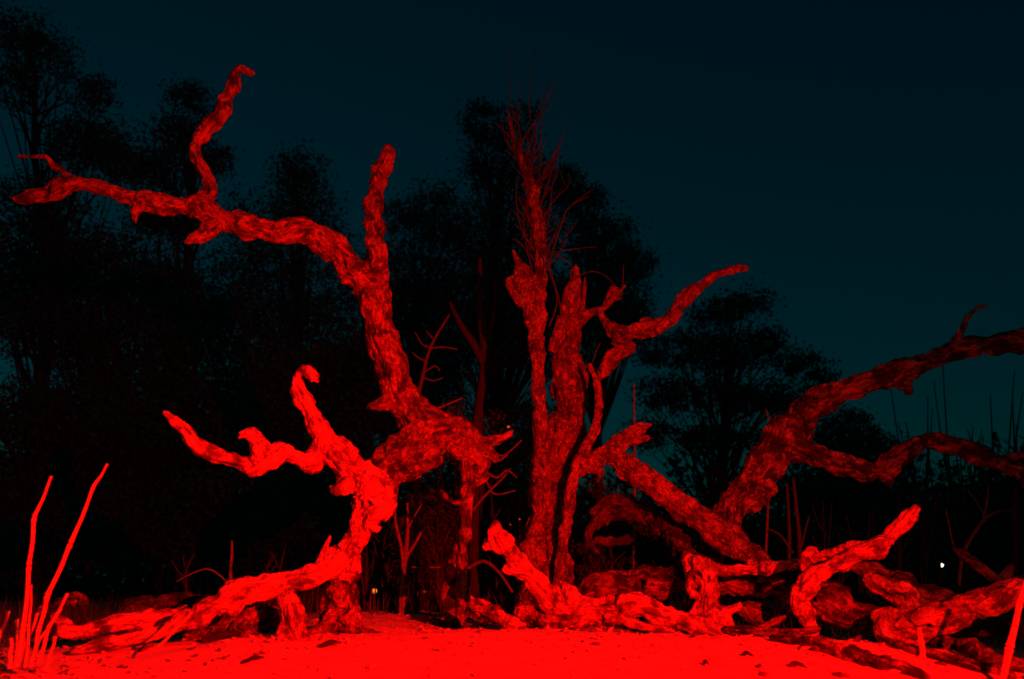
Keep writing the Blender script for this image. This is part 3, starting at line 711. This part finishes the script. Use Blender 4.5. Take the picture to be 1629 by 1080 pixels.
def stick(label, x0, y0, Y0, x1, y1, Y1, r, mat=M_dim):
    p0, t0 = P(x0, y0, Y0); p1, t1 = P(x1, y1, Y1)
    p0.z = gz(p0.x, p0.y)+r*t0*.8; p1.z = gz(p1.x, p1.y)+r*t1*.8+.01
    m = p0.lerp(p1, .5)+Vector((0, .02, .015)); V = []; Fc = []
    tube_into(V, Fc, [(p0, r*t0*.5), (p0.lerp(m, .5), r*t0), (m, r*t0), (p1, r*t1*.4)], 9, .02, .3, x0)
    tag(link('fallen_stick', mesh('fallen_stick', V, Fc), mat), label, 'stick')
for k_, (xa, ya, xb, yb, rr) in enumerate([(1180,1045,1200,1050,3),(1255,1062,1285,1070,4),(1120,1058,1128,1063,3),(385,1058,420,1052,3.5)]):
    stick(['small dark bark piece low on the sand, below the twisted root stump','dark bark piece on the sand below the low half buried log','tiny dark bark crumb near the bottom, right of centre','dim bark strip on the sand right of the crumbling bark piece'][k_], xa, ya, hit(xa, ya), xb, yb, hit(xb, yb), rr)
stick('dark stick on the sand at the bottom, left of centre', 505,1078,5.45, 540,1062,5.6, 4)
stick('dark crumbling piece of bark on the sand below the dragging branch', 318,1052,5.75, 380,1048,5.8, 6)
stick('small dark bark piece on the sand under the bulging log', 1105,1040,5.9, 1122,1036,5.95, 4)
stick('short dark twig on the sand in the bottom left corner', 215,1078,5.4, 240,1066,5.5, 4)
stick('dim stick half buried beside the hollow left of the centre', 655,985,8.6, 720,1000,7.9, 5)
stick('dark twig low on the sand near the bottom right', 1275,1075,5.35, 1310,1068,5.4, 3)

# ------------------------------------------------------------------ night trees
def night_tree(label, base_px, Y, trunk, blobs, n=5200, leaf=.095, mat=M_leafA, seed=0, spread=.30, group='dark trees behind the dead wood', limbs=True, name='night_tree', cat='tree', tmat=None):
    r = random.Random(seed+100)
    trunk = [(a+(r.uniform(-14, 14) if i else 0), b, c*.7) for i, (a, b, c) in enumerate(trunk)]
    bp, t = P(base_px, 945, Y); z0 = gz(bp.x, bp.y, False)
    root = empty(name, label, cat, (bp.x, bp.y, z0), group)
    V = []; Fc = []
    tp = px_pts([(a, b, Y, c) for a, b, c in trunk])
    tp = [(Vector((bp.x, bp.y, z0-.1)), tp[0][1]*1.5)] + tp
    tube_into(V, Fc, tp, 10, .3, .15, seed)
    link('trunk', mesh('trunk', V, Fc), M_btrunk, root)
    LV = []; LF = []; TV = []; TF = []; bk = 1 if cat == 'tree' else .25
    tot = sum(b[2]*b[3] for b in blobs)
    for (x, y, rx, ry) in blobs:
        cc, t = P(x, y, Y); RX, RZ = rx*t, ry*t; RY = max(.8*bk, RX*.8)
        k = max(7, int(3.0*n*rx*ry/tot/38))
        tl = [tp[i][0].lerp(tp[i+1][0], f/6) for i in range(1, len(tp)-1) for f in range(7)]
        for j in range(k):
            while True:
                d = Vector((r.uniform(-1, 1), r.uniform(-1, 1), r.uniform(-1, 1)))
                if d.length < 1: break
            c = cc + Vector((d.x*RX, d.y*RY, d.z*RZ)); cs = r.uniform(.5, 1.6)*spread*min(1.2, .5+RX*.3)
            if limbs and j % 6 == 0:
                low = [q for q in tl if q.z < c.z+.3] or tl
                low.sort(key=lambda q: (q-c).length); tops = low[min(len(low)-1, r.randint(0, 14))]
                m = tops.lerp(c, .5) + Vector((r.uniform(-.3, .3), r.uniform(-.3, .3), r.uniform(-.1, .4)))
                tube_into(TV, TF, [(tops, .055*bk), (m, .03*bk), (c, .012*bk)], 5, .35, 0, 0)
            for l in range(38):
                p = c + Vector((r.gauss(0, cs), r.gauss(0, cs), r.gauss(0, cs*.75)))
                a = Vector((r.gauss(0, 1), r.gauss(0, 1), r.gauss(0, 1))).normalized()
                b = a.cross(Vector((r.gauss(0, 1), r.gauss(0, 1), r.gauss(0, 1)))).normalized()
                s = leaf*r.uniform(.5, 1.2); q = len(LV)
                LV.extend([p-a*s, p+b*s*.45, p+a*s, p-b*s*.45]); LF.append((q, q+1, q+2, q+3))
    link('crown', mesh('crown', LV, LF, False), mat, root)
    if TV: link('boughs', mesh('boughs', TV, TF), M_btrunk, root)

night_tree('dark tree with a narrow raised top behind the long left limb', 470, 30, [(470,700,12),(475,400,7),(478,280,4)],
  [(478,262,45,34),(470,310,70,34),(450,370,110,50),(430,460,140,70),(480,560,150,90)], 9000, seed=1)
night_tree('tallest dark tree directly behind the standing snag', 790, 30, [(790,700,14),(795,400,9),(800,250,5)],
  [(762,192,30,32),(815,200,45,32),(780,260,50,50),(850,290,60,40),(800,370,100,60),(780,480,130,90),(860,520,90,90)], 11000, seed=2, mat=M_leafB)
night_tree('dark tree with ragged right slope, between the snag top and its right arm', 955, 32, [(950,700,12),(955,500,8),(960,380,4)],
  [(935,320,28,34),(905,300,30,40),(960,390,60,50),(1010,420,36,34),(950,480,80,60),(990,520,50,40)], 6500, seed=3)
night_tree('round crowned dark tree with a visible straight trunk behind the leaning tree', 1145, 28, [(1145,850,9),(1140,720,8),(1145,600,5)],
  [(1190,480,34,22),(1140,500,40,24),(1090,555,46,26),(1040,565,28,18),(1160,560,60,30),(1225,545,34,22),(1265,575,34,22),(1305,600,24,16),(1060,625,50,26),(1150,635,56,30),(1235,630,46,26),(1030,690,40,20),(1120,700,50,22),(1210,700,40,20)], 6000, seed=4, mat=M_leafB)
night_tree('big sparse tree with thin spreading boughs in the upper left corner', 60, 26, [(60,700,16),(70,450,11),(60,250,7),(50,120,4)],
  [(30,60,60,30),(80,90,50,26),(20,130,40,40),(140,150,40,30),(120,230,50,40),(180,260,46,30),(60,330,70,40),(40,470,80,60),(180,230,50,30)], 6200, seed=5, spread=.36)
night_tree('sparse dark tree behind the upright left twig of the arching limb', 290, 28, [(290,750,10),(290,450,7),(300,220,4)],
  [(305,155,34,22),(290,210,50,26),(330,250,40,26),(260,270,50,36),(270,350,60,34),(250,470,90,50)], 5600, seed=6)
night_tree('low broad dark tree left of the arching trunk', 210, 24, [(210,850,12),(190,600,9)],
  [(80,400,120,50),(180,430,130,50),(90,520,110,60),(220,560,140,60),(330,520,90,60)], 8000, seed=7, mat=M_leafB)
night_tree('dark tree filling the gap between the arching trunk and the snag', 660, 31, [(660,750,12),(665,500,8)],
  [(690,310,46,22),(640,340,44,26),(690,380,80,50),(620,460,90,70),(700,520,110,90),(640,620,120,90)], 10000, seed=8)
night_tree('dense bush of a tree low behind the near stump branches', 420, 22, [(420,850,10),(420,700,7)],
  [(430,620,130,60),(350,690,110,40),(480,700,130,70),(560,620,90,100),(430,800,160,60)], 10000, seed=9)
night_tree('low dark tree at the far left edge behind the canes', 60, 22, [(60,880,10),(60,760,7)],
  [(40,660,90,50),(150,690,90,34),(40,780,100,60),(150,830,120,50),(20,860,100,60)], 8000, seed=10, mat=M_leafB)
night_tree('broad dark tree closing the gap behind the canes and the left twig', 250, 24, [(250,860,10),(240,760,7)],
  [(200,650,110,60),(290,740,80,60),(120,740,90,50),(330,660,80,60),(230,800,110,40)], 9000, seed=16)
night_tree('low dark tree between the two right limbs of the leaning tree', 1350, 26, [(1350,850,9),(1350,740,6)],
  [(1340,690,50,40),(1390,730,60,44),(1330,780,80,50),(1420,820,90,50)], 5000, seed=11)
night_tree('low dark tree under the lower right limb at the right edge', 1550, 26, [(1550,880,9),(1555,800,6)],
  [(1500,850,80,44),(1580,830,80,50),(1640,760,40,50),(1440,880,80,40),(1620,890,80,40)], 6000, seed=12, mat=M_leafB)
night_tree('low dark tree behind the foot of the standing snag', 900, 24, [(900,900,9),(900,800,7)],
  [(760,780,90,90),(850,700,60,60),(700,860,100,70),(860,860,90,70),(960,880,70,50)], 9000, seed=13)
night_tree('low dark bush of a tree behind the long dim log', 1130, 24, [(1130,905,8),(1130,860,6)],
  [(1080,880,90,40),(1190,880,90,36),(1280,880,80,40),(1000,840,50,40)], 6000, seed=14, mat=M_leafB)
night_tree('low dark bush of a tree behind the dragging branch', 300, 22, [(300,905,8),(300,860,6)],
  [(220,860,90,40),(330,870,90,40),(450,880,110,50),(560,870,90,60)], 7000, seed=15)
M_bush = plain_mat('dull_bush_leaves', (.02, .03, .015), (.075, .07, .04), 5, .9, 0)
night_tree('dull leafy bush seen between the arching tree leg and the snag', 700, 13, [(700,960,4),(715,880,3),(725,800,2)],
  [(690,900,60,50),(740,830,60,60),(790,760,44,70),(800,880,50,60),(660,820,50,60),(740,690,60,60)], 5200, .03, M_bush, 31, .16, 'leafy bushes behind the snag', True, 'leafy_bush', 'bush')
night_tree('dull leafy bush seen under the fallen limb right of the snag foot', 1000, 12.5, [(1000,960,4),(1000,900,3),(990,860,2)],
  [(960,880,50,50),(1010,870,50,50),(1040,900,40,40),(960,800,40,30)], 3000, .03, M_bush, 32, .16, 'leafy bushes behind the snag', True, 'leafy_bush', 'bush')
r2 = random.Random(21)
for i, (x, wh) in enumerate([(1470, 'above the tip of the forked branch'), (1530, 'crossing the upper right limb'), (1590, 'just left of the right edge'), (1625, 'at the right edge')]):
    st = []
    for j in range(5):
        x0 = x+r2.uniform(-8, 8); dx = r2.uniform(-50, 50); top = r2.uniform(560, 700)
        st.append([(x0,960,19,3),(x0+dx*.2,820,19,2.4),(x0+dx*.6,740,19,1.6),(x0+dx,top,19,.7)])
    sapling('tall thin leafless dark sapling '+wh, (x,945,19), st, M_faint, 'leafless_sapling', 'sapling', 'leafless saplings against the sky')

# far ridge of woodland closing the view
def far_wood():
    LV = []; LF = []; r = random.Random(77)
    for i in range(64000):
        u = r.uniform(-.85, .85); Y = r.uniform(40, 60); x = u*Y
        h = 7.2+2.4*noise.noise(Vector((u*9, 0, 2)))+.9*noise.noise(Vector((u*31, 0, 5)))
        if u > .25: h += .8
        if u < -.1: h += 3*min(1, (-u-.1)*6)
        z = .2 + h*abs(r.betavariate(.85, 1.35)); p = Vector((x, Y, z)); s = r.uniform(.12, .36)
        a = Vector((r.gauss(0, 1), r.gauss(0, 1), r.gauss(0, 1))).normalized(); b = a.cross(Vector((r.gauss(0, 1), r.gauss(0, 1), r.gauss(0, 1)))).normalized()
        q = len(LV); LV.extend([p-a*s, p+b*s*.5, p+a*s, p-b*s*.5]); LF.append((q, q+1, q+2, q+3))
    o = link('far_woodland', mesh('far_woodland', LV, LF, False), M_leafA); o['kind'] = 'stuff'
    tag(o, 'black line of far woodland along the horizon', 'woodland')
far_wood()

# ------------------------------------------------------------------ distant lamps and small glowing dots
def lamp(label, x, y, Y, rpx, col, s):
    p, t = P(x, y, Y); g = gz(p.x, p.y, False)
    o = empty('distant_light', label, 'lamp', (p.x, p.y, g), 'distant lamps')
    V = []; Fc = []; tube_into(V, Fc, [(Vector((p.x, p.y, g-.05)), .03), (Vector((p.x, p.y, p.z-rpx*t)), .025)], 8, .3)
    link('post', mesh('post', V, Fc), M_btrunk, o)  # unseen post and cap added to every glowing dot
    bm = bmesh.new(); bmesh.ops.create_icosphere(bm, subdivisions=2, radius=rpx*t, matrix=Matrix.Translation(p)); me = bpy.data.meshes.new('bulb'); bm.to_mesh(me); bm.free()
    link('bulb', me, glow_mat('distant_glow', col, s), o)
    V = []; Fc = []; tube_into(V, Fc, [(p+Vector((0, 0, rpx*t*.8)), rpx*t*.7), (p+Vector((0, 0, rpx*t*1.3)), rpx*t*.25)], 8, .02)
    link('cap', mesh('cap', V, Fc), M_btrunk, o)
lamp('small white lamp shining in the dark at the right', 1498, 899, 17, 2.8, (1, .93, .72), 3)
lamp('orange lamp glowing low behind the near stump', 596, 940, 16, 4.0, (1, .17, .02), 1.6)
lamp('tiny red-orange glowing dot right of the many stemmed sapling', 676, 941, 16, 2.4, (1, .04, .0), 1.1)
lamp('tiny red glowing dot beside the raised end of the arching tree stub', 809, 679, 15, 2.2, (1, .04, .0), 1.2)
lamp('tiny red glowing dot above the broken stub, left one of the pair', 811, 834, 15, 2.0, (1, .04, .0), 1.0)
lamp('tiny red glowing dot above the broken stub, right one of the pair', 826, 826, 15, 1.6, (1, .03, .0), .8)
